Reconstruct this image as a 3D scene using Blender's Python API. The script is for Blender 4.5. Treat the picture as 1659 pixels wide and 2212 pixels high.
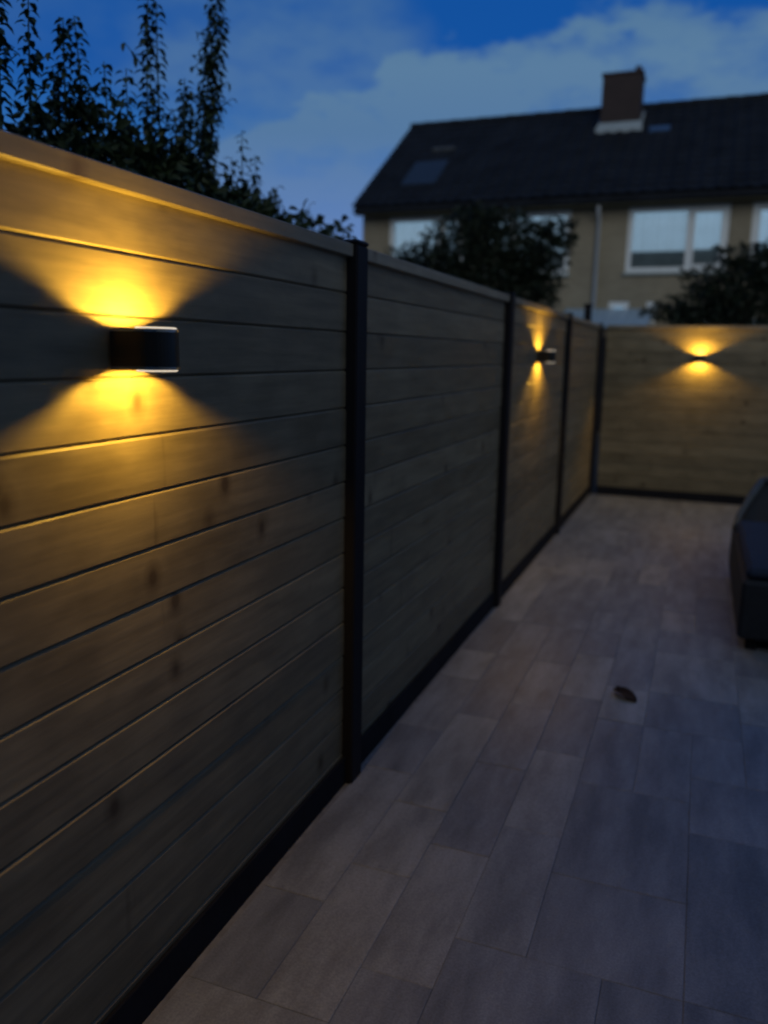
import bpy, bmesh, math, random
from mathutils import Vector, Matrix, noise
R = math.radians
rnd = random.Random(11)
scene = bpy.context.scene
for o in list(bpy.data.objects): bpy.data.objects.remove(o)
col = scene.collection

# ------------------------------------------------------------------ camera
cam_d = bpy.data.cameras.new('camera'); cam = bpy.data.objects.new('camera', cam_d); col.objects.link(cam)
Rt = Vector((0.9335, 0.3580, 0.0183)); Fw = Vector((-0.3500, 0.9168, -0.1917)).normalized()
Rt = (Rt - Fw*Rt.dot(Fw)).normalized(); Up = Rt.cross(Fw)
CAM = Vector((1.1405, 0, 1.5951))
M4 = Matrix((Rt, Up, -Fw)).transposed().to_4x4(); M4.translation = CAM
cam.matrix_world = M4
cam_d.sensor_fit = 'HORIZONTAL'; cam_d.sensor_width = 36; cam_d.lens = 1762.7/1659*36
cam_d.clip_start = 0.02; cam_d.clip_end = 2000
cam_d.dof.use_dof = True; cam_d.dof.focus_distance = 2.0; cam_d.dof.aperture_fstop = 2.1
scene.camera = cam
scene.render.resolution_x = 768; scene.render.resolution_y = 1024

# ------------------------------------------------------------------ sky
world = bpy.data.worlds.new('World'); scene.world = world; world.use_nodes = True
nt = world.node_tree; nt.nodes.clear()
def N(nt, t, **k):
    n = nt.nodes.new(t)
    for a, b in k.items(): setattr(n, a, b)
    return n
def L(nt, a, b): nt.links.new(a, b)
def ramp(nt, stops, interp='LINEAR'):
    r = N(nt, 'ShaderNodeValToRGB'); e = r.color_ramp; e.interpolation = interp
    while len(e.elements) < len(stops): e.elements.new(0.5)
    for i, (p, c) in enumerate(stops):
        e.elements[i].position = p
        e.elements[i].color = (c, c, c, 1) if isinstance(c, (int, float)) else (*c, 1)
    return r
def mth(nt, op, a, b=None, c=None):
    m = N(nt, 'ShaderNodeMath', operation=op)
    for i, v in enumerate((a, b, c)):
        if v is None: continue
        if isinstance(v, (int, float)): m.inputs[i].default_value = v
        else: L(nt, v, m.inputs[i])
    return m.outputs[0]
def mixc(nt, f, a, b, bt='MIX'):
    m = N(nt, 'ShaderNodeMix', data_type='RGBA', blend_type=bt)
    for i, v in ((0, f), (6, a), (7, b)):
        if isinstance(v, (int, float)): m.inputs[i].default_value = v
        elif isinstance(v, tuple): m.inputs[i].default_value = (*v, 1)
        else: L(nt, v, m.inputs[i])
    return m.outputs[2]
def dotv(nt, vec, d):
    n = N(nt, 'ShaderNodeVectorMath', operation='DOT_PRODUCT'); L(nt, vec, n.inputs[0]); n.inputs[1].default_value = d
    return n.outputs['Value']
SUN_ELEV = R(24); SUN_AZ = R(150)      # the twilight glow, behind the camera
tc = N(nt, 'ShaderNodeTexCoord'); D = tc.outputs['Generated']
sky = N(nt, 'ShaderNodeTexSky', sky_type='NISHITA', sun_disc=False)
sky.sun_elevation = R(2); sky.sun_rotation = SUN_AZ
sep = N(nt, 'ShaderNodeSeparateXYZ'); L(nt, D, sep.inputs[0])
clear = ramp(nt, [(0.0, (.160, .265, .580)), (.12, (.120, .240, .545)), (.23, (.018, .140, .460)), (.29, (.000, .085, .390)), (1, (.004, .050, .190))])
L(nt, sep.outputs[2], clear.inputs[0])
nish = mixc(nt, 1.0, sky.outputs[0], (.05, .05, .05), 'MULTIPLY')
base = mixc(nt, 0.12, clear.outputs[0], nish)
# glow of the set sun behind the camera: paler and warmer in that half
back = dotv(nt, D, (0.42, -0.82, 0.38))
bk = N(nt, 'ShaderNodeMapRange', interpolation_type='SMOOTHSTEP'); L(nt, back, bk.inputs[0])
bk.inputs[1].default_value = -.35; bk.inputs[2].default_value = .9
base = mixc(nt, bk.outputs[0], base, (.100, .130, .165))
# clouds: one bank with a billowing edge plus scattered soft ones
nz = N(nt, 'ShaderNodeTexNoise'); nz.inputs['Scale'].default_value = 4.6; nz.inputs['Detail'].default_value = 5; nz.inputs['Roughness'].default_value = .5
mp = N(nt, 'ShaderNodeMapping'); mp.inputs['Scale'].default_value = (1, 1, 2.2); mp.inputs['Location'].default_value = (0.3, 0.1, 0.4)
L(nt, D, mp.inputs[0]); L(nt, mp.outputs[0], nz.inputs['Vector'])
nz2 = N(nt, 'ShaderNodeTexNoise'); nz2.inputs['Scale'].default_value = 1.7; nz2.inputs['Detail'].default_value = 5; nz2.inputs['Roughness'].default_value = .5
L(nt, mp.outputs[0], nz2.inputs['Vector'])
CLOUD = ramp(nt, [(0, (.150, .245, .530)), (.14, (.115, .215, .460)), (.24, (.092, .190, .345)), (.3, (.105, .210, .345)), (.4, (.070, .165, .30)), (1, (.08, .15, .26))]); L(nt, sep.outputs[2], CLOUD.inputs[0])
cl_c = mixc(nt, bk.outputs[0], CLOUD.outputs[0], (.13, .155, .185))
nz3 = N(nt, 'ShaderNodeTexNoise'); nz3.inputs['Scale'].default_value = 13; nz3.inputs['Detail'].default_value = 6; nz3.inputs['Roughness'].default_value = .58; L(nt, mp.outputs[0], nz3.inputs['Vector'])
# the bank: signed distance to a plane through the viewer, roughened
bank = dotv(nt, D, (0.184, 0.351, -0.918))
b1 = mth(nt, 'ADD', bank, mth(nt, 'ADD', mth(nt, 'MULTIPLY', mth(nt, 'SUBTRACT', nz.outputs[0], .5), .26), mth(nt, 'MULTIPLY', mth(nt, 'SUBTRACT', nz3.outputs[0], .5), .10)))
b1 = mth(nt, 'ADD', b1, 0.004)
e1 = N(nt, 'ShaderNodeMapRange', interpolation_type='SMOOTHSTEP'); L(nt, b1, e1.inputs[0]); e1.inputs[1].default_value = -.006; e1.inputs[2].default_value = .022
e2 = N(nt, 'ShaderNodeMapRange', interpolation_type='SMOOTHSTEP'); L(nt, nz2.outputs[0], e2.inputs[0]); e2.inputs[1].default_value = .53; e2.inputs[2].default_value = .66
pf = mth(nt, 'ADD', dotv(nt, D, (-.462, .826, .322)), mth(nt, 'MULTIPLY', mth(nt, 'SUBTRACT', nz.outputs[0], .5), .035))
e3 = N(nt, 'ShaderNodeMapRange', interpolation_type='SMOOTHSTEP'); L(nt, pf, e3.inputs[0]); e3.inputs[1].default_value = .984; e3.inputs[2].default_value = .997
cm = mth(nt, 'MAXIMUM', mth(nt, 'MULTIPLY', e1.outputs[0], .95), mth(nt, 'MULTIPLY', e2.outputs[0], .22))
cm = mth(nt, 'MAXIMUM', cm, mth(nt, 'MULTIPLY', e3.outputs[0], .55))
den = N(nt, 'ShaderNodeMapRange'); L(nt, mth(nt, 'ADD', mth(nt, 'MULTIPLY', nz.outputs[0], .5), mth(nt, 'MULTIPLY', nz3.outputs[0], .5)), den.inputs[0]); den.inputs[1].default_value = .42; den.inputs[2].default_value = .56; den.inputs[3].default_value = .38; den.inputs[4].default_value = 1.0
cm = mth(nt, 'MULTIPLY', cm, den.outputs[0])
skyc = mixc(nt, cm, base, cl_c)
bg = N(nt, 'ShaderNodeBackground'); bg.inputs[1].default_value = 1.0; L(nt, skyc, bg.inputs[0])
wo = N(nt, 'ShaderNodeOutputWorld'); L(nt, bg.outputs[0], wo.inputs[0])

sun_d = bpy.data.lights.new('sun', 'SUN'); sun = bpy.data.objects.new('sun', sun_d); col.objects.link(sun)
sun_d.energy = 0.50; sun_d.angle = R(40); sun_d.color = (1, .98, .93)
sdir = Vector((0.42*math.cos(SUN_ELEV)*1.1, -0.9*math.cos(SUN_ELEV), math.sin(SUN_ELEV)))
sun.rotation_euler = sdir.to_track_quat('Z', 'Y').to_euler()

vs = scene.view_settings
scene.display_settings.display_device = 'sRGB'
vs.view_transform = 'Standard'; vs.look = 'None'; vs.exposure = 0.0; vs.gamma = 1; vs.use_curve_mapping = False
scene.render.engine = 'CYCLES'
scene.cycles.filter_width = 2.0

# ------------------------------------------------------------------ materials
def mat(name, rough=.7, metallic=0, spec=.5):
    m = bpy.data.materials.new(name); m.use_nodes = True
    b = m.node_tree.nodes['Principled BSDF']
    b.inputs['Roughness'].default_value = rough; b.inputs['Metallic'].default_value = metallic
    b.inputs['Specular IOR Level'].default_value = spec
    return m, m.node_tree, b
def objvec(nt, scale=(1, 1, 1), spread=40):
    """object coordinates, shifted by a random amount per object"""
    t = N(nt, 'ShaderNodeTexCoord'); oi = N(nt, 'ShaderNodeObjectInfo')
    cb = N(nt, 'ShaderNodeCombineXYZ')
    L(nt, mth(nt, 'MULTIPLY', oi.outputs['Random'], spread), cb.inputs[0]); L(nt, mth(nt, 'MULTIPLY', oi.outputs['Random'], spread*1.7), cb.inputs[1])
    L(nt, mth(nt, 'MULTIPLY', oi.outputs['Random'], spread*.6), cb.inputs[2])
    ad = N(nt, 'ShaderNodeVectorMath', operation='ADD'); L(nt, t.outputs['Object'], ad.inputs[0]); L(nt, cb.outputs[0], ad.inputs[1])
    m = N(nt, 'ShaderNodeMapping'); m.inputs['Scale'].default_value = scale; L(nt, ad.outputs[0], m.inputs[0])
    return m.outputs[0], oi.outputs['Random'], ad.outputs[0]
def tex(nt, v, scale, detail=4, rough=.55, kind='ShaderNodeTexNoise'):
    n = N(nt, kind); n.inputs['Scale'].default_value = scale
    if kind == 'ShaderNodeTexNoise':
        n.inputs['Detail'].default_value = detail; n.inputs['Roughness'].default_value = rough
    L(nt, v, n.inputs['Vector']); return n
def bump(nt, b, h, st=.3, dist=.01):
    bp = N(nt, 'ShaderNodeBump'); bp.inputs['Strength'].default_value = st; bp.inputs['Distance'].default_value = dist
    L(nt, h, bp.inputs['Height']); L(nt, bp.outputs[0], b.inputs['Normal'])

def wood_mat(name, c1, c2, dark):
    m, nt, b = mat(name, .5, 0, .35)
    v, rn, raw = objvec(nt, (14, 1.1, 14))
    g = tex(nt, v, 2.4, 8, .62)
    r = ramp(nt, [(.30, c1), (.70, c2)]); L(nt, g.outputs[0], r.inputs[0])
    # broad patches along the board
    mp2 = N(nt, 'ShaderNodeMapping'); mp2.inputs['Scale'].default_value = (3, 2.6, 5); L(nt, raw, mp2.inputs[0])
    pt = tex(nt, mp2.outputs[0], 1.6, 3, .6)
    pr = ramp(nt, [(.38, .84), (.5, .98), (.62, 1.09)]); L(nt, pt.outputs[0], pr.inputs[0])
    c = mixc(nt, 1, r.outputs[0], pr.outputs[0], 'MULTIPLY')
    # knots with a dark band across the board, as at a whorl of branches
    mp3 = N(nt, 'ShaderNodeMapping'); mp3.inputs['Scale'].default_value = (1, 1, .75); L(nt, raw, mp3.inputs[0])
    vo = N(nt, 'ShaderNodeTexVoronoi'); vo.inputs['Scale'].default_value = 4.6; L(nt, mp3.outputs[0], vo.inputs['Vector'])
    kr = ramp(nt, [(.05, 1.0), (.10, .45), (.19, 0.0)]); L(nt, vo.outputs['Distance'], kr.inputs[0])
    mp4 = N(nt, 'ShaderNodeMapping'); mp4.inputs['Scale'].default_value = (.01, 7, 1.1); L(nt, raw, mp4.inputs[0])
    bd = tex(nt, mp4.outputs[0], 1.0, 4, .6); br = ramp(nt, [(.67, 0.0), (.76, .5)]); L(nt, bd.outputs[0], br.inputs[0])
    k = mth(nt, 'MAXIMUM', kr.outputs[0], br.outputs[0])
    c = mixc(nt, mth(nt, 'MULTIPLY', k, .8), c, dark)
    tone = N(nt, 'ShaderNodeMapRange'); L(nt, rn, tone.inputs[0]); tone.inputs[3].default_value = .8; tone.inputs[4].default_value = 1.15
    hs = N(nt, 'ShaderNodeHueSaturation'); L(nt, tone.outputs[0], hs.inputs['Value']); L(nt, c, hs.inputs['Color'])
    L(nt, hs.outputs[0], b.inputs['Base Color'])
    rr = ramp(nt, [(.3, .42), (.7, .68)]); L(nt, pt.outputs[0], rr.inputs[0]); L(nt, rr.outputs[0], b.inputs['Roughness'])
    bump(nt, b, g.outputs[0], .35, .002)
    return m
M = {}
M['plank'] = wood_mat('impregnated_plank', (.182, .154, .102), (.29, .245, .160), (.06, .040, .022))
M['cap'] = wood_mat('cap_wood', (.24, .21, .15), (.35, .305, .225), (.09, .06, .04))
M['dark_plank'] = wood_mat('shed_board', (.10, .08, .06), (.16, .13, .10), (.03, .02, .015))

def plain(name, c, rough=.7, metallic=0, var=.25, sc=6, st=.2, spec=.5, dist=.003):
    m, nt, b = mat(name, rough, metallic, spec)
    v, rn, raw = objvec(nt)
    n = tex(nt, v, sc, 6, .6)
    r = ramp(nt, [(.25, tuple(x*(1-var) for x in c)), (.75, tuple(min(1, x*(1+var)) for x in c))]); L(nt, n.outputs[0], r.inputs[0])
    L(nt, r.outputs[0], b.inputs['Base Color'])
    n2 = tex(nt, v, sc*9, 5, .6); bump(nt, b, n2.outputs[0], st, dist)
    return m
M['post'] = plain('anthracite_post', (.013, .013, .018), .65, 0, .2, 5, .15, spec=.2)
M['gravel_board'] = plain('anthracite_concrete', (.014, .015, .021), .85, 0, .35, 5, .5, spec=.2)
M['black'] = plain('black_lamp_paint', (.012, .012, .012), .4, 0, .1, 8, .05)
M['chrome'] = plain('brushed_metal', (.62, .60, .57), .25, 1, .08, 12, .05)
M['white'] = plain('white_frame', (.80, .87, .90), .5, 0, .04, 4, .05)
M['cream'] = plain('cream_board', (.36, .33, .20), .6, 0, .15, 3, .1)
M['lead'] = plain('pale_flashing', (.34, .42, .47), .5, 0, .12, 4, .1)
M['pipe'] = plain('pale_drainpipe', (.50, .55, .60), .5, 0, .08, 4, .05)
M['tile'] = plain('dark_roof_tile', (.014, .018, .026), .8, 0, .5, 1.5, .4, spec=.2)
M['curtain'] = plain('glowing_net_curtain', (.70, .76, .84), .9, 0, .1, 4, .1)
_b = M['curtain'].node_tree.nodes['Principled BSDF']; _b.inputs['Emission Color'].default_value = (.55, .82, 1, 1); _b.inputs['Emission Strength'].default_value = .30  # added glow brightens the windows; no lamp stands behind the curtains
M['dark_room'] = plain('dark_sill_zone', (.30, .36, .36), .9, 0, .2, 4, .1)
M['soil'] = plain('soil', (.035, .03, .025), .95, 0, .4, 3, .8, dist=.02)
M['joint'] = plain('joint_sand', (.26, .27, .30), .95, 0, .3, 20, .5)
M['wicker'] = plain('dark_wicker', (.014, .019, .028), .65, 0, .3, 30, .8)
M['wicker_edge'] = plain('grey_wicker_edge', (.085, .105, .13), .6, 0, .2, 30, .5)
M['cushion'] = plain('blue_cushion', (.018, .032, .065), .85, 0, .2, 8, .4)
M['leafdry'] = plain('dried_leaf', (.035, .018, .016), .8, 0, .4, 40, .5)
M['bark'] = plain('bark', (.035, .028, .022), .9, 0, .4, 14, .8, dist=.01)
M['poly'] = plain('pale_blue_roof_sheet', (.34, .50, .66), .35, 0, .1, 1.2, .05)
M['skylight'] = plain('roof_window_glass', (.026, .036, .050), .5, 0, .1, 1, .02)

M['roofglass'] = plain('blue_roof_glass', (.06, .10, .17), .3, 0, .1, 1, .02)
M['vent'] = plain('grey_vent', (.10, .115, .13), .7, 0, .1, 4, .1)
def leaf_mat(name, c1, c2):
    m, nt, b = mat(name, .5, 0, .4)
    v, rn, raw = objvec(nt); n = tex(nt, v, 9, 3)
    r = ramp(nt, [(.3, c1), (.7, c2)]); L(nt, n.outputs[0], r.inputs[0]); L(nt, r.outputs[0], b.inputs['Base Color'])
    return m
M['leaf'] = leaf_mat('laurel_leaf', (.020, .040, .016), (.055, .085, .035))
M['leaf_dark'] = leaf_mat('tree_leaf', (.008, .016, .008), (.020, .034, .016))

def slab_mat():
    m, nt, b = mat('concrete_paving', .48, 0, .55)
    v, rn, raw = objvec(nt, (1, 1, 1), 90)
    t = ramp(nt, [(0, (.218, .245, .305)), (.3, (.275, .302, .368)), (.6, (.245, .270, .335)), (.82, (.305, .332, .392)), (1, (.375, .395, .435))]); L(nt, rn, t.inputs[0])
    ms = N(nt, 'ShaderNodeMapping'); ms.inputs['Scale'].default_value = (3.4, .8, 1); L(nt, v, ms.inputs[0])
    n1 = tex(nt, ms.outputs[0], 3.2, 5, .6); r1 = ramp(nt, [(.34, .70), (.5, .94), (.66, 1.18)]); L(nt, n1.outputs[0], r1.inputs[0])
    n2 = tex(nt, v, 160, 3, .6); r2 = ramp(nt, [(.35, .82), (.65, 1.12)]); L(nt, n2.outputs[0], r2.inputs[0])
    c = mixc(nt, 1, mixc(nt, 1, t.outputs[0], r1.outputs[0], 'MULTIPLY'), r2.outputs[0], 'MULTIPLY')
    L(nt, c, b.inputs['Base Color'])
    n3 = tex(nt, v, 60, 6, .65); bump(nt, b, n3.outputs[0], .4, .004)
    return m
M['slab'] = slab_mat()

def brick_mat(name, c1, c2, mortar):
    m, nt, b = mat(name, .85, 0, .3)
    t = N(nt, 'ShaderNodeTexCoord'); mp = N(nt, 'ShaderNodeMapping'); L(nt, t.outputs['Object'], mp.inputs[0])
    mp.inputs['Rotation'].default_value = (R(90), 0, 0)
    br = N(nt, 'ShaderNodeTexBrick'); L(nt, mp.outputs[0], br.inputs['Vector'])
    br.inputs['Color1'].default_value = (*c1, 1); br.inputs['Color2'].default_value = (*c2, 1); br.inputs['Mortar'].default_value = (*mortar, 1)
    br.inputs['Scale'].default_value = 1; br.inputs['Brick Width'].default_value = .22; br.inputs['Row Height'].default_value = .0625; br.inputs['Mortar Size'].default_value = .006
    n = tex(nt, t.outputs['Object'], .9, 5, .6); r = ramp(nt, [(.3, .82), (.7, 1.12)]); L(nt, n.outputs[0], r.inputs[0])
    L(nt, mixc(nt, 1, br.outputs[0], r.outputs[0], 'MULTIPLY'), b.inputs['Base Color'])
    bump(nt, b, mth(nt, 'SUBTRACT', 1, br.outputs['Fac']), .5, .006)
    return m
M['brick'] = brick_mat('beige_brick', (.34, .305, .22), (.30, .265, .19), (.27, .25, .20))
M['brick_dark'] = brick_mat('chimney_brick', (.06, .045, .045), (.05, .038, .040), (.055, .048, .05))

def glass_mat():
    m, nt, b = mat('window_pane', .05, 0, .5)
    b.inputs['Base Color'].default_value = (.75, .85, .85, 1)
    tr = N(nt, 'ShaderNodeBsdfTransparent'); tr.inputs[0].default_value = (.90, .93, .96, 1)
    gl = N(nt, 'ShaderNodeBsdfGlossy'); gl.inputs['Roughness'].default_value = .04
    fr = N(nt, 'ShaderNodeFresnel'); fr.inputs[0].default_value = 1.5
    mx = N(nt, 'ShaderNodeMixShader'); L(nt, mth(nt, 'MULTIPLY_ADD', fr.outputs[0], 1.2, .05), mx.inputs[0]); L(nt, tr.outputs[0], mx.inputs[1]); L(nt, gl.outputs[0], mx.inputs[2])
    L(nt, mx.outputs[0], nt.nodes['Material Output'].inputs[0])
    return m
M['glass'] = glass_mat()
def lens_mat():
    m, nt, b = mat('lit_lens', .2)
    b.inputs['Base Color'].default_value = (.9, .85, .7, 1)
    b.inputs['Emission Color'].default_value = (1, .84, .62, 1); b.inputs['Emission Strength'].default_value = .75
    return m
M['lens'] = lens_mat()

# ------------------------------------------------------------------ mesh helpers
def link(name, bm, m, parent=None, smooth=False, loc=None):
    me = bpy.data.meshes.new(name); bmesh.ops.recalc_face_normals(bm, faces=bm.faces[:]); bm.to_mesh(me); bm.free()
    me.materials.append(m)
    if smooth:
        for p in me.polygons: p.use_smooth = True
    o = bpy.data.objects.new(name, me); col.objects.link(o)
    if parent: o.parent = parent
    if loc: o.location = loc
    return o
def raw_link(name, vs_, fs_, m, parent=None, smooth=False):
    me = bpy.data.meshes.new(name); me.from_pydata(vs_, [], fs_); me.materials.append(m)
    if smooth: me.polygons.foreach_set('use_smooth', [True]*len(me.polygons))
    me.update(); o = bpy.data.objects.new(name, me); col.objects.link(o)
    if parent: o.parent = parent
    return o
def inst(name, me, parent=None, loc=(0, 0, 0), rz=0):
    o = bpy.data.objects.new(name, me); col.objects.link(o); o.location = loc; o.rotation_euler = (0, 0, rz)
    if parent: o.parent = parent
    return o
def box(bm, a, b, bev=0):
    r = bmesh.ops.create_cube(bm, size=1)
    c = [(a[i]+b[i])/2 for i in range(3)]; s = [abs(b[i]-a[i]) for i in range(3)]
    for v in r['verts']: v.co = Vector((v.co[i]*s[i]+c[i] for i in range(3)))
    if bev:
        es = {e for v in r['verts'] for e in v.link_edges}
        bmesh.ops.bevel(bm, geom=list(es), offset=bev, segments=1, affect='EDGES')
    return r
def bx(name, a, b, m, parent=None, bev=0):
    bm = bmesh.new(); box(bm, a, b, bev); return link(name, bm, m, parent)
def prism(bm, prof, axis, a, b):
    """extrude a closed profile along an axis; the profile lists the two other coordinates in order"""
    def mk(p, t):
        if axis == 'y': return (p[0], t, p[1])
        if axis == 'x': return (t, p[0], p[1])
        return (p[0], p[1], t)
    va = [bm.verts.new(mk(p, a)) for p in prof]; vb = [bm.verts.new(mk(p, b)) for p in prof]
    n = len(prof)
    for i in range(n): bm.faces.new((va[i], va[(i+1) % n], vb[(i+1) % n], vb[i]))
    bm.faces.new(va[::-1]); bm.faces.new(vb)
def tube(V, F, pts, rads, n=6):
    base = len(V); prev = None
    for i, (p, r) in enumerate(zip(pts, rads)):
        d = (pts[min(i+1, len(pts)-1)]-pts[max(i-1, 0)]).normalized()
        a = d.orthogonal().normalized() if prev is None else (prev-d*prev.dot(d)).normalized()
        prev = a; b = d.cross(a)
        for k in range(n):
            t = 2*math.pi*k/n; V.append(tuple(p+(a*math.cos(t)+b*math.sin(t))*r))
    for i in range(len(pts)-1):
        for k in range(n):
            F.append((base+i*n+k, base+i*n+(k+1) % n, base+(i+1)*n+(k+1) % n, base+(i+1)*n+k))
    F.append(tuple(base+k for k in range(n))[::-1]); F.append(tuple(base+(len(pts)-1)*n+k for k in range(n)))
def empty(name, loc=(0, 0, 0), rz=0):
    o = bpy.data.objects.new(name, None); col.objects.link(o); o.location = loc; o.rotation_euler = (0, 0, rz); o.empty_display_size = .2
    return o
def tag(o, label=None, cat=None, group=None, kind=None):
    for k, v in (('label', label), ('category', cat), ('group', group), ('kind', kind)):
        if v: o[k] = v
    return o

# ------------------------------------------------------------------ ground
g = bmesh.new(); box(g, (-300, -300, -.6), (300, 300, -.05)); tag(link('ground', g, M['soil']), kind='structure')
YB = 9.778
pav = bx('pavement', (.0, -2.6, -.048), (4.6, YB, -.003), M['joint']); tag(pav, kind='structure')
# paving slabs of mixed sizes on a 20 cm grid
U = .2; GX, GY = 20, 61
x0p, y0p = .03, -2.45
used = set(); slabs = {}
sizes = [((2, 3), 5), ((2, 2), 1.5), ((1, 2), 1.6), ((2, 4), 1.5), ((1, 3), 3.5), ((1, 4), 1.5)]
prnd = random.Random(5)
def slab_mesh(w, h):
    if (w, h) in slabs: return slabs[(w, h)]
    bm = bmesh.new(); a, b = w*U/2-.0008, h*U/2-.0008
    box(bm, (-a, -b, -.045), (a, b, 0), .0014)
    me = bpy.data.meshes.new('paving_slab'); bm.to_mesh(me); bm.free(); me.materials.append(M['slab']); slabs[(w, h)] = me; return me
for j in range(GY):
    for i in range(GX):
        if (i, j) in used: continue
        opts = []
        for (w, h), wt in sizes:
            if i+w > GX or j+h > GY: continue
            if any((i+a, j+b) in used for a in range(w) for b in range(h)): continue
            if (i, j-1) in used and False: continue
            opts.append(((w, h), wt))
        w, h = prnd.choices([o[0] for o in opts], [o[1] for o in opts])[0] if opts else (1, 1)
        for a in range(w):
            for b in range(h): used.add((i+a, j+b))
        inst('paving_slab', slab_mesh(w, h), pav, (x0p+(i+w/2)*U, y0p+(j+h/2)*U, prnd.uniform(-.0015, .0015)))

# ------------------------------------------------------------------ fences
PITCH = .1285; Z0 = -.0085; NP = 15; GB = .106      # planks sit on the gravel board; the cap closes the top
def plank_profile(h, proud=0):
    c = .005
    return [(-.024, 0), (-.024, h), (-.017, h), (-.017, h+.009), (-.009, h+.009), (-.009, h), (-c, h), (proud, h-c), (proud, c), (-c, 0)]
def plank_mesh(length, h):
    bm = bmesh.new(); prism(bm, plank_profile(h), 'y', -length/2, length/2)
    bmesh.ops.recalc_face_normals(bm, faces=bm.faces[:])
    me = bpy.data.meshes.new('plank'); bm.to_mesh(me); bm.free(); me.materials.append(M['plank']); return me
SP = 2.372; PW = .096
posts_y = [2.643 + SP*k for k in (-2, -1, 0, 1, 2, 3)]
def make_fence(name, origin, rz, n_panels, ys, pl_len, label, seed, special=None):
    """built along local y with the face looking to local +x"""
    fr = random.Random(seed)
    root = empty(name, origin, rz); tag(root, label, 'fence')
    bmp = bmesh.new(); box(bmp, (-.050, -PW/2, -.04), (.040, PW/2, 1.947), .006); pm = bpy.data.meshes.new('post'); bmp.to_mesh(pm); bmp.free(); pm.materials.append(M['post'])
    bmc = bmesh.new(); box(bmc, (-.052, -PW/2-.002, 1.947), (.042, PW/2+.002, 1.962), .006); cmh = bpy.data.meshes.new('post_cap'); bmc.to_mesh(cmh); bmc.free(); cmh.materials.append(M['post'])
    me = plank_mesh(pl_len, PITCH-.0022)
    bmg = bmesh.new(); box(bmg, (.003, -pl_len/2, -.04), (.014, pl_len/2, GB), .003); gm = bpy.data.meshes.new('gravel_board'); bmg.to_mesh(gm); bmg.free(); gm.materials.append(M['gravel_board'])
    bmt = bmesh.new(); box(bmt, (-.045, -pl_len/2, 1.905), (.024, pl_len/2, 1.947), .003); tm = bpy.data.meshes.new('cap_rail'); bmt.to_mesh(tm); bmt.free(); tm.materials.append(M['cap'])
    for y in ys:
        p = inst('post', pm, root, (0, y, 0)); inst('post_cap', cmh, p, (0, 0, 0))
    for a, b in zip(ys[:-1], ys[1:]):
        c = (a+b)/2
        for k in range(NP):
            if k == NP-1 and Z0+(k+1)*PITCH > 1.925: break
            dx = fr.uniform(-.0010, .0008) + (special.get((round(c, 1), k), 0) if special else 0)
            o = inst('plank', me, root, (dx, c, Z0+k*PITCH)); o.rotation_euler = (0, fr.uniform(-.003, .003), 0)
            if k % 2: o.rotation_euler[2] = 0
        inst('gravel_board', gm, root, (0, c, 0)); inst('cap_rail', tm, root, (0, c, 0))
    return root
c0 = round((posts_y[1]+posts_y[2])/2, 1)
LEFT = make_fence('wooden_fence', (0, 0, 0), 0, 5, posts_y, SP-PW+.02,
    'long horizontal plank fence with dark posts running away along the left of the patio', 3, {(c0, 4): .0035, (c0, 8): .002, (c0, 9): .003, (c0, 10): .003})
bk_y = [.049, .049+2.27, .049+4.54]
BACK = make_fence('wooden_fence', (0, YB, 0), R(-90), 2, bk_y, 2.27-PW+.02,
    'short horizontal plank fence closing the far end of the patio', 8)
RIGHT = make_fence('wooden_fence', (4.66, 0, 0), R(180), 0, [-y for y in posts_y[::-1]], SP-PW+.02,  # out of view, added to cut low sky light on the paving
    'unseen plank fence along the right side of the garden, added to shade the paving', 9)
# no post of its own at the corner: the left fence's corner post stands there
for ch in list(BACK.children):
    if ch.name.startswith('post') and abs(ch.location.y-bk_y[0]) < .01:
        for s in list(ch.children): bpy.data.objects.remove(s)
        bpy.data.objects.remove(ch)

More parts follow.
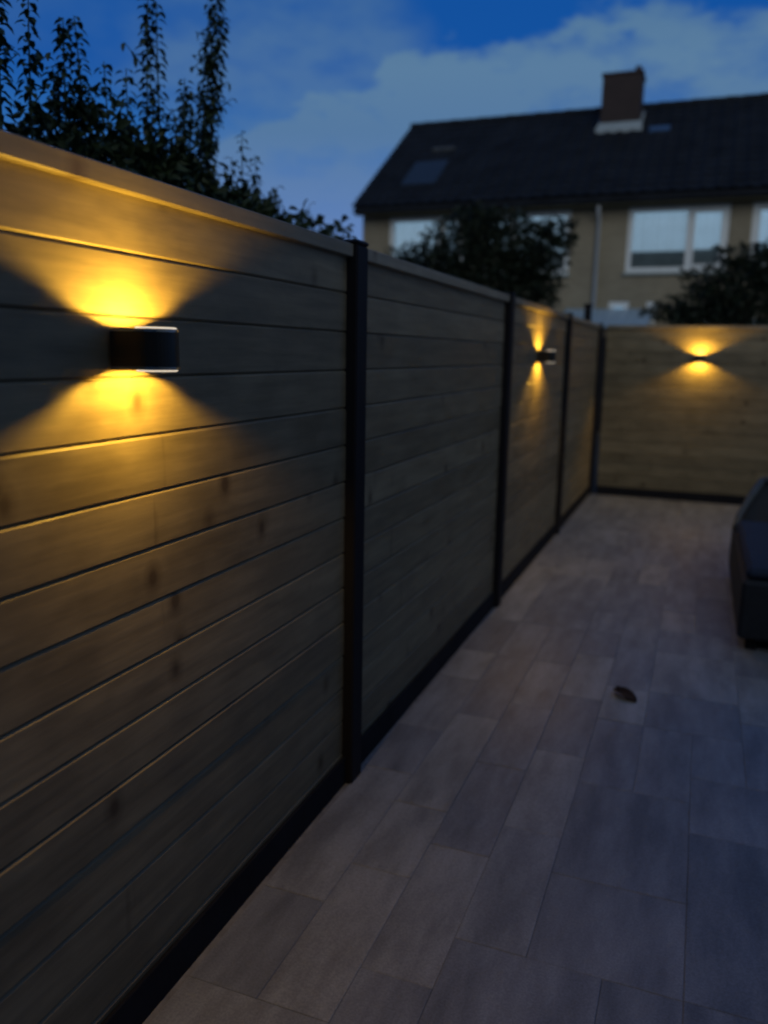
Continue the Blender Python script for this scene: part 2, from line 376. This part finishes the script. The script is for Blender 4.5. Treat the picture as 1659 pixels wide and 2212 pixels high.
# ------------------------------------------------------------------ wall lamps
def dshape(r, back, n=20):
    """plan of the lamp: flat at the wall, round at the front (x away from the wall)"""
    pts = [(0.0, -r), (back, -r)]
    for k in range(1, n): a = -math.pi/2+math.pi*k/n; pts.append((back+r*math.cos(a), r*math.sin(a)))
    return pts+[(back, r), (0.0, r)]
LW = .052; LB = .066; LH = .035
def make_lamp():
    root = empty('wall_lamp')
    bm = bmesh.new(); out = dshape(LW, LB); inn = [(x+.003, y) if x < .01 else (x, y) for x, y in dshape(LW-.0035, LB-.001)]; n = len(out)
    rows = [[bm.verts.new((x, y, z)) for x, y in p] for p, z in ((out, -LH), (out, LH), (inn, LH), (inn, -LH))]
    for q in range(4):
        A, B = rows[q], rows[(q+1) % 4]
        for i in range(n): bm.faces.new((A[i], A[(i+1) % n], B[(i+1) % n], B[i]))
    link('housing', bm, M['black'], root)
    bm = bmesh.new(); prism(bm, [(x*.98+.001, y*.98) for x, y in inn], 'z', -.016, .016); link('lamp_block', bm, M['black'], root)
    bm = bmesh.new(); box(bm, (.0, -.030, -.030), (.006, .030, .030)); 
    for v in bm.verts: v.co.x -= .0062
    link('mounting_plate', bm, M['black'], root)
    for s in (-1, 1):
        bm = bmesh.new()
        out = dshape(LW+.0015, LB+.0005); inn = dshape(LW-.0035, LB-.001)
        inn = [(x+.003, y) if x < .01 else (x, y) for x, y in inn]
        n = len(out); z1, z2 = s*LH, s*(LH+.006)
        rows = [[bm.verts.new((x, y, z)) for x, y in p] for p, z in ((out, z1), (out, z2), (inn, z2), (inn, z1))]
        for q in range(4):
            A, B = rows[q], rows[(q+1) % 4]
            for i in range(n): bm.faces.new((A[i], A[(i+1) % n], B[(i+1) % n], B[i]))
        link('rim', bm, M['chrome'], root, smooth=False)
        # frosted ring seated in the front of the rim, the beams come out through its middle
        bm = bmesh.new(); K, Q = 28, 8; rr = []
        for k in range(K+1):
            a = -math.pi*.55+math.pi*1.1*k/K
            rr.append([bm.verts.new((LB+(LW-.006+.0028*math.cos(q*2*math.pi/Q))*math.cos(a), (LW-.006+.0028*math.cos(q*2*math.pi/Q))*math.sin(a), s*(LH+.0068)+.0030*math.sin(q*2*math.pi/Q))) for q in range(Q)])
        for k in range(K):
            for q in range(Q): bm.faces.new((rr[k][q], rr[k+1][q], rr[k+1][(q+1) % Q], rr[k][(q+1) % Q]))
        link('lens', bm, M['lens'], root, smooth=True)
        for nm, size, blend, en, lx in (('wide_beam', 162, .25, 12.0, .080), ('core_beam', 64, 1.0, .3, .076)):
            ld = bpy.data.lights.new(nm, 'SPOT'); ld.energy = en; ld.color = (1, .545, .055); ld.spot_size = R(size); ld.spot_blend = blend; ld.shadow_soft_size = .006
            lo = bpy.data.objects.new(nm, ld); col.objects.link(lo); lo.parent = root
            lo.location = (lx, 0, s*(LH-.0105)); lo.rotation_euler = (0, 0, 0) if s < 0 else (R(180), 0, 0)
    return root
def copy_tree(o, parent=None):
    c = o.copy(); col.objects.link(c)
    if parent: c.parent = parent
    for ch in o.children: copy_tree(ch, c)
    return c
lamp = make_lamp()
spots = [((0.009, 1.435, 1.593), 0, 'black up and down lamp on the nearest fence panel, largest of the three'),
         ((0.009, 6.11, 1.588), 0, 'black up and down lamp seen side on, on the narrow far panel between two posts'),
         ((1.098, YB-.009, 1.592), -90, 'small black up and down lamp on the fence closing the far end')]
for i, (p, a, lab) in enumerate(spots):
    o = lamp if i == 0 else copy_tree(lamp)
    o.location = p; o.rotation_euler = (0, 0, R(a)); tag(o, lab, 'wall lamp', 'lit wall lamps on the fence')

# ------------------------------------------------------------------ garden lounger at the right, dried leaf
so = empty('garden_lounger', (1.44, 4.72, 0)); tag(so, 'dark woven garden lounger with a blue cushion at the right edge of the patio', 'lounger')
bm = bmesh.new(); box(bm, (0, 0, .075), (1.5, 1.75, .41), .02); link('woven_base', bm, M['wicker'], so)
bm = bmesh.new(); box(bm, (.02, .03, .412), (1.48, 1.5, .475), .022); link('cushion', bm, M['cushion'], so)
bm = bmesh.new(); prism(bm, [(1.50, .30), (1.72, .30), (1.96, .68), (1.85, .71)], 'x', .0, 1.5)
for v in bm.verts:
    if v.co.z > .5: v.co.x += .17 if v.co.x < .5 else -.17
link('backrest', bm, M['wicker'], so)
V, F = [], []
tube(V, F, [Vector((.01, 1.52, .40)), Vector((.035, 1.62, .49)), Vector((.10, 1.74, .60)), Vector((.18, 1.84, .72))], [.022, .024, .026, .026], 8)
raw_link('edge_rail', V, F, M['wicker_edge'], so, True)
V, F = [], []
tube(V, F, [Vector((1.32, 1.84, .72)), Vector((.75, 1.86, .735)), Vector((.18, 1.84, .72))], [.024, .026, .026], 8)
raw_link('top_rail', V, F, M['wicker_edge'], so, True)
for x in (.08, 1.42):
    for y in (.10, 1.62): bx('leg', (x-.03, y-.03, 0), (x+.03, y+.03, .074), M['post'], so, .004)

bm = bmesh.new()
NX, NYY = 14, 7; grid = []
for i in range(NX+1):
    u = i/NX; row = []
    wdt = .046*math.sin(math.pi*min(1, max(.04, u*.96+.02)))**.6
    for j in range(NYY+1):
        v = j/NYY*2-1
        z = .004+abs(v)**1.6*.024*(1-.5*u)+.006*math.sin(u*4.5)+.004*noise.noise(Vector((u*9, v*4, 0)))
        row.append(bm.verts.new(((u-.5)*.14, v*wdt*(.8), max(.002, z))))
    grid.append(row)
for i in range(NX):
    for j in range(NYY): bm.faces.new((grid[i][j], grid[i+1][j], grid[i+1][j+1], grid[i][j+1]))
lf = link('dried_leaf', bm, M['leafdry'], None, True, (.925, 3.83, .003)); lf.rotation_euler = (0, 0, R(-40))
sm = lf.modifiers.new('thick', 'SOLIDIFY'); sm.thickness = .002
tag(lf, 'dark curled dried leaf lying on the paving in the middle of the patio', 'leaf')

# ------------------------------------------------------------------ the house
H0 = Vector((0, 20, 0))
house = empty('row_house', (-7.21, 20, 0)); tag(house, 'beige brick row house with dark tiled roof and one chimney behind the far fence', 'house')
def hl(name, bm, m, parent=None, **k):
    """link geometry given in world space under the house"""
    for v in bm.verts: v.co -= Vector((-7.21, 20, 0))
    return link(name, bm, m, parent or house, **k)
def hbox(name, a, b, m, parent=None, bev=0):
    bm = bmesh.new(); box(bm, a, b, bev); return hl(name, bm, m, parent)
XL, XR = -7.21, 11.0; ZE, ZR, YE, YR, YBK = 5.13, 7.98, 19.62, 23.85, 28.1
# windows of the upper floor: (x0, x1, z0, z1, mullion centre)
WIN = [(-6.48, -4.57, 3.47, 4.89, -5.15), (-4.12, -2.00, 3.47, 4.89, -3.32), (-.72, 1.40, 3.48, 4.89, .598), (1.85, 3.76, 3.48, 4.89, 2.45), (5.0, 7.1, 3.48, 4.89, 5.8)]
LOWW = [(-1.03, -.58, 1.95, 2.84, None), (-.20, .02, 1.95, 2.83, None), (1.0, 3.0, .9, 2.5, 1.7), (-5.9, -4.2, .9, 2.5, -5.2)]
# front wall built as strips around the openings
def wall_with_holes():
    bm = bmesh.new(); holes = [w[:4] for w in WIN+LOWW]
    xs = sorted({XL, XR, *[h[0] for h in holes], *[h[1] for h in holes]}); zs = sorted({-.05, 5.12, *[h[2] for h in holes], *[h[3] for h in holes]})
    vm = {}
    def vt(x, y, z):
        k = (round(x, 4), round(y, 4), round(z, 4))
        if k not in vm: vm[k] = bm.verts.new(k)
        return vm[k]
    for a, b in zip(xs[:-1], xs[1:]):
        for c, d in zip(zs[:-1], zs[1:]):
            mx, mz = (a+b)/2, (c+d)/2
            if any(h[0] < mx < h[1] and h[2] < mz < h[3] for h in holes): continue
            bm.faces.new((vt(a, 20, c), vt(b, 20, c), vt(b, 20, d), vt(a, 20, d)))
    for h in holes:   # reveals
        a, b, c, d = h; y2 = 20.16
        for p, q in (((a, c), (b, c)), ((b, c), (b, d)), ((b, d), (a, d)), ((a, d), (a, c))):
            bm.faces.new([bm.verts.new(t) for t in ((p[0], 20, p[1]), (q[0], 20, q[1]), (q[0], y2, q[1]), (p[0], y2, p[1]))])
    # gable ends and back wall
    for x in (XL, XR):
        bm.faces.new([bm.verts.new(t) for t in ((x, 20, -.05), (x, 28, -.05), (x, 28, 5.1), (x, YR, ZR-.14), (x, 20, 5.12))])
    bm.faces.new([bm.verts.new(t) for t in ((XL, 28, -.05), (XR, 28, -.05), (XR, 28, 5.1), (XL, 28, 5.1))])
    return bm
hl('wall', wall_with_holes(), M['brick'])
def window(w, grouped=True):
    a, b, c, d, mu = w; y = 20.012; t = .11
    bm = bmesh.new()
    box(bm, (a, y, c), (b, y+.07, c+t)); box(bm, (a, y, d-t), (b, y+.07, d)); box(bm, (a, y, c+t), (a+t, y+.07, d-t)); box(bm, (b-t, y, c+t), (b, y+.07, d-t))
    panes = [(a+t, b-t)]
    if mu:
        box(bm, (mu-.06, y, c+t), (mu+.06, y+.07, d-t)); panes = [(a+t, mu-.06), (mu+.06, b-t)]
    f = hl('window', bm, M['white'])
    for i, (p, q) in enumerate(panes):
        z0, z1 = c+t, d-t; p2, q2 = p, q
        small = mu and (q-p) < 1.0
        if small:    # opening light: a frame of its own
            s = .05; cb = bmesh.new()
            box(cb, (p+.004, y-.014, z0+.004), (q-.004, y+.05, z0+s)); box(cb, (p+.004, y-.014, z1-s), (q-.004, y+.05, z1-.004)); box(cb, (p+.004, y-.014, z0+s), (p+s, y+.05, z1-s)); box(cb, (q-s, y-.014, z0+s), (q-.004, y+.05, z1-s))
            hl('casement', cb, M['white'], f); p2, q2, z0, z1 = p+s, q-s, z0+s, z1-s
        hbox('pane', (p2, y+.030, z0), (q2, y+.036, z1), M['glass'], f)
        # curtain behind, with folds, and the darker sill zone below it
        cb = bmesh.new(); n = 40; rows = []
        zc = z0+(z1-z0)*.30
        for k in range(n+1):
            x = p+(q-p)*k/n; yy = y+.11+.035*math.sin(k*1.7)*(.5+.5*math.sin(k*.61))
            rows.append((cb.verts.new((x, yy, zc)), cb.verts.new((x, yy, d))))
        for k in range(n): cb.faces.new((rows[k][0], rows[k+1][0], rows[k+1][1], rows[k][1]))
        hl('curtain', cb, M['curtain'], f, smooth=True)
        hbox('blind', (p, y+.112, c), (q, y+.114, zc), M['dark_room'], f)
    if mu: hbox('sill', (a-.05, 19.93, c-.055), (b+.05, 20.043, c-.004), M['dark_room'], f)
    return f
for w in WIN+LOWW: window(w)
# roof: two slopes, tile courses, ridge, fascia and gutter
slope = Vector((0, YR-YE, ZR-ZE)); SL = slope.length; sd = slope.normalized(); sn = Vector((0, -sd.z, sd.y))
bm = bmesh.new()
prism(bm, [(YE, ZE-.10), (YR, ZR-.10), (YBK, ZE-.10), (YBK, ZE-.02), (YR, ZR-.02), (YE, ZE-.02)], 'x', XL-.08, XR+.08)
roof = hl('roof', bm, M['tile'])
V, F = [], []
ncs = 15; cl = SL/ncs; ntw = 61; tw = (XR-XL+.24)/ntw
trn = random.Random(4)
for side in (0, 1):
    for c in range(ncs):
        for k in range(ntw):
            j = trn.uniform(-.004, .004); base = len(V)
            xa = XL-.12+k*tw; secs = [(0, .018), (.3, .002), (.62, .006), (.85, .045), (1.0, .026)]
            for t0, lift in ((c*cl-.03, .050), ((c+1)*cl+.01, .014)):
                for fx_, hz in secs:
                    p = Vector((0, YE, ZE))+sd*(t0)+sn*(hz+lift+j)
                    y, z = p.y, p.z
                    if side: y = 2*YR-y
                    V.append((xa+fx_*tw+7.21, y-20, z))
            for i in range(4): F.append((base+i, base+i+1, base+6+i, base+5+i))
            b2 = len(V)
            for i in range(5):
                q = V[base+i]; V.append((q[0], q[1]+(.012 if not side else -.012), q[2]-.035))
            for i in range(4): F.append((base+i, b2+i, b2+i+1, base+i+1))
tl = raw_link('roof_tiles', V, F, M['tile'], roof); tl['kind'] = 'stuff'
V, F = [], []
n = 46
for k in range(n):
    xa = XL-.12+k*(XR-XL+.24)/n; xb = xa+(XR-XL+.24)/n
    tube(V, F, [Vector((xa+7.21, YR-20, ZR+.02+.008*(k % 2))), Vector((xb+7.235, YR-20, ZR+.02))], [.115, .105], 8)
raw_link('ridge', V, F, M['tile'], roof)
hbox('fascia', (XL-.05, YE+.02, ZE-.215), (XR+.05, YE+.05, ZE-.105), M['cream'], roof)
hbox('soffit', (XL-.05, YE+.052, ZE-.16), (XR+.05, 19.997, ZE-.13), M['cream'], roof)
bm = bmesh.new()
prism(bm, [(YE-.10, ZE-.06), (YE-.10, ZE-.15), (YE-.06, ZE-.185), (YE-.02, ZE-.185), (YE+.015, ZE-.15), (YE+.015, ZE-.06), (YE+.005, ZE-.06), (YE+.005, ZE-.145), (YE-.025, ZE-.17), (YE-.055, ZE-.17), (YE-.088, ZE-.14), (YE-.088, ZE-.06)], 'x', XL-.06, XR+.06)
hl('gutter', bm, M['tile'], roof)
V, F = [], []
tube(V, F, [Vector((-1.36+7.21, -.33, ZE-.18)), Vector((-1.36+7.21, -.30, ZE-.32)), Vector((-1.36+7.21, -.065, ZE-.48)), Vector((-1.36+7.21, -.065, 0))], [.042]*4, 10)
raw_link('drainpipe', V, F, M['pipe'], house, True)
for x in (-5.7, -.28, 6.0):      # roof windows and vents
    pass
def roofbox(name, x0, x1, t0, t1, h, m, extra=0):
    bm = bmesh.new(); r = bmesh.ops.create_cube(bm, size=1)
    for v in r['verts']:
        t = t0 if v.co.y < 0 else t1; hh = h if v.co.z > 0 else -.02
        p = Vector((0, YE, ZE))+sd*t+sn*(hh+.04); v.co = Vector((x0 if v.co.x < 0 else x1, p.y, p.z))
    return hl(name, bm, m, roof)
roofbox('roof_window', -.60, -.12, 3.26, 3.56, .06, M['roofglass'])
roofbox('roof_vent', -6.10, -5.50, 3.05, 3.13, .09, M['vent'])
roofbox('roof_window', -6.35, -5.45, .95, 2.35, .05, M['skylight'])
# chimney through the front slope just below the ridge
ch = hbox('chimney', (-1.83, 22.62, 6.7), (-.88, 23.42, 8.50), M['brick_dark'], roof)
hbox('crown', (-1.86, 22.59, 8.50), (-.85, 23.45, 8.555), M['brick_dark'], roof)
bm = bmesh.new(); prism(bm, [(22.50, 7.02), (22.595, 7.10), (22.595, 7.38), (22.50, 7.20)], 'x', -1.93, -.78)
for v in bm.verts:
    if v.co.z > 7.3: v.co.x += .07 if v.co.x < -1.3 else -.07
hl('flashing', bm, M['lead'], roof)
for x in (-1.895, -.865):
    bm = bmesh.new(); prism(bm, [(22.56, 7.02), (23.4, 7.62), (23.4, 7.80), (22.56, 7.28)], 'x', x, x+.05); hl('flashing', bm, M['lead'], roof)
for px, r_, h_ in ((-1.0, .075, .15), (-1.55, .07, .045)):
    bm = bmesh.new(); bmesh.ops.create_cone(bm, cap_ends=True, segments=14, radius1=r_+.012, radius2=r_, depth=h_)
    for v in bm.verts: v.co += Vector((px, 22.85, 8.556+h_/2))
    hl('chimney_pot', bm, M['brick_dark'], roof)

# the photographer's own house, unseen behind the camera, added to shade the patio
oh = empty('unseen_brick_house', (1.5, -3.3, 0)); tag(oh, 'plain brick house the patio belongs to, unseen behind the viewer, added for its shade', 'house')
bx('wall', (-6, -7, -.05), (7, 0, 5.4), M['brick'], oh)
bm = bmesh.new(); prism(bm, [(.5, 5.3), (-3.5, 8.2), (-7.5, 5.3), (-7.5, 5.45), (-3.5, 8.36), (.5, 5.45)], 'x', -6.1, 7.1); link('roof', bm, M['tile'], oh)
dd = bx('door', (-.5, .002, 0), (.45, .05, 2.1), M['white'], oh); bx('pane', (-.38, .052, .9), (.33, .056, 1.95), M['glass'], dd)
for x in (1.2, 3.6):
    ww = bx('window', (x, .002, .8), (x+1.8, .045, 2.1), M['white'], oh); bx('pane', (x+.07, .047, .87), (x+1.73, .052, 2.03), M['skylight'], ww)
# lean-to of the neighbours with a pale blue sheet roof
lt = empty('garden_shed', (-1, 18.2, 0)); tag(lt, 'low shed with pale blue sheet roof against the house, above the far fence', 'shed')
bm = bmesh.new(); prism(bm, [(-.05, 2.20), (1.78, 2.62), (1.78, 2.68), (-.05, 2.26)], 'x', -.95, .98); link('roof', bm, M['poly'], lt)
for k in range(9):
    x = -.95+1.93*k/8
    bm = bmesh.new(); prism(bm, [(-.055, 2.262), (1.77, 2.682), (1.77, 2.70), (-.055, 2.28)], 'x', x-.012, x+.012); link('roof_rib', bm, M['poly'], lt)
bx('wall', (-.88, .02, -.05), (.92, 1.74, 2.18), M['dark_plank'], lt)
bx('door', (-.3, -.01, 0), (.5, .018, 2.0), M['post'], lt)
np_ = empty('fence_post', (-.37, 11.5, 0)); tag(np_, 'dark square post standing alone behind the fence corner below the drainpipe', 'post')
bx('shaft', (-.045, -.045, -.05), (.045, .045, 2.25), M['post'], np_, .005); bx('post_cap', (-.055, -.055, 2.25), (.055, .055, 2.285), M['post'], np_, .006)

# ------------------------------------------------------------------ plants
def leaf(V, F, p, d, n, ln, wd, fold=.25):
    """a pointed leaf of four faces folded along the rib; d the direction it grows, n roughly its face"""
    d = d.normalized(); s = d.cross(n)
    if s.length < 1e-4: s = d.orthogonal()
    s.normalize(); n = s.cross(d)
    b = len(V); m1 = p+d*ln*.33; m2 = p+d*ln*.70-n*ln*.08; t = p+d*ln-n*ln*.22
    for q in (p, m1+s*wd*.5+n*wd*fold, m1-s*wd*.5+n*wd*fold, m1, m2+s*wd*.42+n*wd*fold*.8, m2-s*wd*.42+n*wd*fold*.8, m2, t): V.append(tuple(q))
    F.extend([(b, b+1, b+3), (b, b+3, b+2), (b+1, b+4, b+6, b+3), (b+3, b+6, b+5, b+2), (b+4, b+7, b+6), (b+6, b+7, b+5)])
def rv(r): 
    while True:
        v = Vector((r.uniform(-1, 1), r.uniform(-1, 1), r.uniform(-1, 1)))
        if .05 < v.length < 1: return v.normalized()
def foliage(V, F, c, rad, n, ln, r, wd=.45, droop=.5, shell=.5):
    for _ in range(n):
        d = rv(r); k = r.random()**.45
        q = Vector((d.x*rad[0], d.y*rad[1], d.z*rad[2]))*k*(1+.28*noise.noise(Vector((d.x*2.3+c[0], d.y*2.3+c[1], d.z*2.3+c[2]*3))))
        p = Vector(c)+q; g = (d+rv(r)*.9+Vector((0, 0, -droop*r.random()))).normalized(); l = ln*r.uniform(.6, 1.25)
        leaf(V, F, p, g, rv(r)+Vector((0, 0, .6)), l, l*wd)
def shrub(x, y, label, shoots, masses, seed, nstem=5):
    """shoots: (y, top z, lean y, density); masses: (dy, z, ry, rz, leaves)"""
    r = random.Random(seed); root = empty('laurel_shrub', (x, y, -.05)); tag(root, label, 'shrub', 'shrubs rising behind the left fence')
    V, F = [], []
    for k in range(nstem):
        a = Vector((r.uniform(-.1, .1), r.uniform(-.15, .15), 0)); b = Vector((r.uniform(-.25, .25), r.uniform(-.35, .35), 1.9))
        tube(V, F, [a, a.lerp(b, .5)+Vector((r.uniform(-.05, .05), r.uniform(-.05, .05), 0)), b], [.028, .02, .012], 6)
    raw_link('stem', V, F, M['bark'], root, True)
    V, F = [], []
    for (dy, z, ry, rz, nn) in masses: foliage(V, F, (r.uniform(-.1, .1), dy, z-.07), (.30, ry, rz), int(nn*1.7), .062, r, .5)
    fo = raw_link('foliage', V, F, M['leaf'], root); fo['kind'] = 'stuff'
    for (sy, ztop, lean, dens, dx) in shoots:
        V, F = [], []; z0 = 2.0; p0 = Vector((dx, sy-y, z0)); p1 = Vector((dx+r.uniform(-.03, .03), sy-y+lean, ztop))
        mid = p0.lerp(p1, .5)+Vector((0, r.uniform(-.03, .03), 0))
        def at(t): return p0*(1-t)**2+mid*2*t*(1-t)+p1*t*t
        tube(V, F, [at(t/6) for t in range(7)], [.007-.005*t/6 for t in range(7)], 5)
        n = int((ztop-z0)/.021*dens*1.9)
        for k in range(n):
            t = (k+.5)/n; p = at(t); ang = k*2.4+r.uniform(-.5, .5)
            o = Vector((math.cos(ang), math.sin(ang), .0)); w = 1-.4*t
            st = o*r.uniform(.004, .022)*w
            leaf(V, F, p+st, o+Vector((0, 0, r.uniform(-.75, -.05))), Vector((0, 0, 1)), r.uniform(.042, .066)*w**.6, r.uniform(.019, .028), .2)
            if r.random() < .12*dens*(1-t):       # side twig
                e = p+o*r.uniform(.05, .11)+Vector((0, 0, r.uniform(.03, .1))); tube(V, F, [p, e], [.003, .0015], 4)
                for q in range(5):
                    pp = p.lerp(e, q/4); oo = rv(r); leaf(V, F, pp, oo+Vector((0, 0, -.4)), Vector((0, 0, 1)), r.uniform(.03, .05), .02, .2)
        raw_link('shoot', V, F, M['leaf'], root)
    return root
HX = -1.2
shrub(HX, 1.1, 'dark leafy shrub behind the fence, mostly beyond the left edge', [(.5, 2.7, 0, 1, 0), (.9, 2.9, .05, 1, 0), (1.3, 2.75, 0, 1, .05), (1.7, 3.0, 0, 1, 0)], [(-.4, 2.0, .5, .42, 500), (.4, 2.0, .5, .42, 500)], 1)
shrub(HX, 2.35, 'leftmost shrub showing over the fence, with tall thin shoots cut by the left edge', [(2.22, 2.95, .0, 1.2, .1), (2.34, 2.9, .02, 1.3, 0), (2.44, 2.86, .0, 1.2, .05), (2.52, 2.62, .04, 1.0, -.05), (2.12, 2.8, 0, 1, 0), (2.30, 2.6, 0, 1.3, -.1)],
      [(-.15, 2.05, .40, .36, 900), (.25, 2.0, .35, .33, 900)], 2)
shrub(HX, 2.78, 'second shrub from the left over the fence, a dense dark cone', [(2.66, 2.84, .0, 1.7, 0), (2.72, 2.86, -.02, 1.6, .06), (2.66, 2.70, .04, 1.8, -.08), (2.77, 2.66, .03, 1.5, 0), (2.88, 2.76, .0, 1.1, .03), (2.93, 2.62, .03, 1.0, 0)],
      [(-.05, 2.12, .30, .36, 1100), (-.06, 2.42, .12, .24, 300), (.2, 2.05, .3, .30, 800)], 3)
shrub(HX, 3.15, 'third shrub from the left over the fence, with loose airy shoots', [(3.00, 2.78, .03, 1.1, 0), (3.09, 2.72, .05, 1.2, .05), (3.14, 3.12, .03, 1.5, 0), (3.20, 3.10, .02, 1.0, .05), (3.28, 2.66, .06, 1.3, 0), (3.36, 2.60, .04, 1.1, -.05), (3.24, 2.8, .03, 1.3, .1)],
      [(0, 2.15, .34, .40, 1300), (-.02, 2.42, .16, .22, 400), (.3, 2.08, .3, .34, 900)], 4)
shrub(HX, 3.5, 'fourth shrub from the left over the fence, with one tall leaning leafy spire', [(3.42, 3.34, .30, 2.6, 0), (3.45, 3.20, .24, 2.3, .04), (3.40, 2.85, .16, 2.0, -.04), (3.44, 2.62, .05, 1.6, .06), (3.58, 2.55, .04, 1.3, 0)],
      [(.0, 2.15, .34, .38, 1300), (.35, 2.1, .35, .35, 1100)], 5)
shrub(HX, 4.05, 'fifth shrub from the left over the fence, low with fine twigs on top', [(3.86, 2.62, .03, .9, 0), (3.93, 2.76, .02, .7, 0), (4.02, 2.66, .03, .9, .04), (4.08, 2.58, .0, .8, 0)],
      [(-.05, 2.12, .34, .38, 1300), (.3, 2.05, .3, .34, 900)], 6)
shrub(HX, 4.34, 'rightmost shrub over the fence, low with a tuft leaning right at its end', [(4.28, 2.55, .02, 1.1, 0), (4.36, 2.5, .02, 1.2, 0), (4.50, 2.46, .14, 1.6, 0), (4.54, 2.50, .20, 1.6, .0), (4.58, 2.46, .24, 1.4, 0)],
      [(-.05, 2.0, .30, .36, 900), (.12, 1.96, .22, .30, 600), (-.18, 2.36, .12, .14, 120), (.16, 2.30, .11, .13, 160), (.27, 2.42, .08, .07, 70)], 7)

def tree(name, loc, label, group, trunk_h, clumps, seed, lsize=.085, mk='leaf_dark', twigs=14):
    r = random.Random(seed); root = empty(name, loc); tag(root, label, 'tree', group)
    V, F = [], []
    top = Vector((r.uniform(-.1, .1), r.uniform(-.1, .1), trunk_h))
    tube(V, F, [Vector((0, 0, -.05)), Vector((.03, .02, trunk_h*.5)), top], [.11, .085, .065], 8)
    for (c, rad, nn) in clumps:
        e = Vector(c); m_ = top.lerp(e, .55)+Vector((0, 0, -.08)); tube(V, F, [top-Vector((0, 0, .25)), m_, e], [.05, .03, .010], 6)
    raw_link('trunk', V, F, M['bark'], root, True)
    V, F = [], []
    for (c, rad, nn) in clumps:
        foliage(V, F, c, rad, nn, lsize, r, .5, .6)
        for _ in range(twigs):
            d = rv(r); d.z = d.z*.7+.1; a = Vector(c); b = a+Vector((d.x*rad[0], d.y*rad[1], d.z*rad[2]))*r.uniform(1.05, 1.5)
            tube(V, F, [a.lerp(b, .55), b], [.008, .003], 4)
            for q in range(12):
                p = a.lerp(b, .6+.4*q/11); leaf(V, F, p, d+rv(r)*.9+Vector((0, 0, -.3)), rv(r), lsize*r.uniform(.6, 1), lsize*.4)
    cr = raw_link('crown', V, F, M[mk], root); cr['kind'] = 'stuff'
    return root
TG = 'dark trees between the fence and the house'
tree('garden_tree', (-2.3, 13, -.05), 'dark round tree before the house, above the fence between the two far posts', TG, 1.9,
     [((-.95, 0, 2.95), (.55, .5, .48), 1500), ((-.25, 0, 3.25), (.62, .6, .62), 2400), ((.35, .1, 3.35), (.58, .5, .55), 2000), ((.95, 0, 3.25), (.48, .5, .42), 1100),
      ((-.5, .1, 2.6), (.85, .6, .45), 2000), ((.3, 0, 2.75), (.7, .6, .5), 2000), ((.85, 0, 2.75), (.42, .4, .35), 700), ((1.22, 0, 3.45), (.24, .3, .28), 240), ((.95, 0, 2.35), (.35, .3, .35), 450), ((-.1, 0, 3.72), (.3, .3, .22), 350), ((-1.2, 0, 2.5), (.4, .4, .4), 700), ((-1.35, 0, 2.95), (.32, .4, .34), 420)], 21)
tree('garden_tree', (1.55, 12.6, -.05), 'dark spreading tree at the right edge above the far fence', TG, 1.6,
     [((.1, 0, 2.55), (.62, .5, .48), 2300), ((.55, 0, 2.85), (.55, .5, .42), 2000), ((-.45, 0, 2.3), (.5, .45, .34), 1300), ((1.1, .1, 2.7), (.6, .5, .6), 1800), ((-.2, 0, 2.05), (.95, .5, .35), 1600),
      ((-.85, 0, 2.28), (.34, .3, .14), 170), ((-.45, 0, 2.72), (.34, .3, .16), 170), ((-.05, 0, 3.02), (.34, .3, .16), 190)], 22, .075, twigs=20)
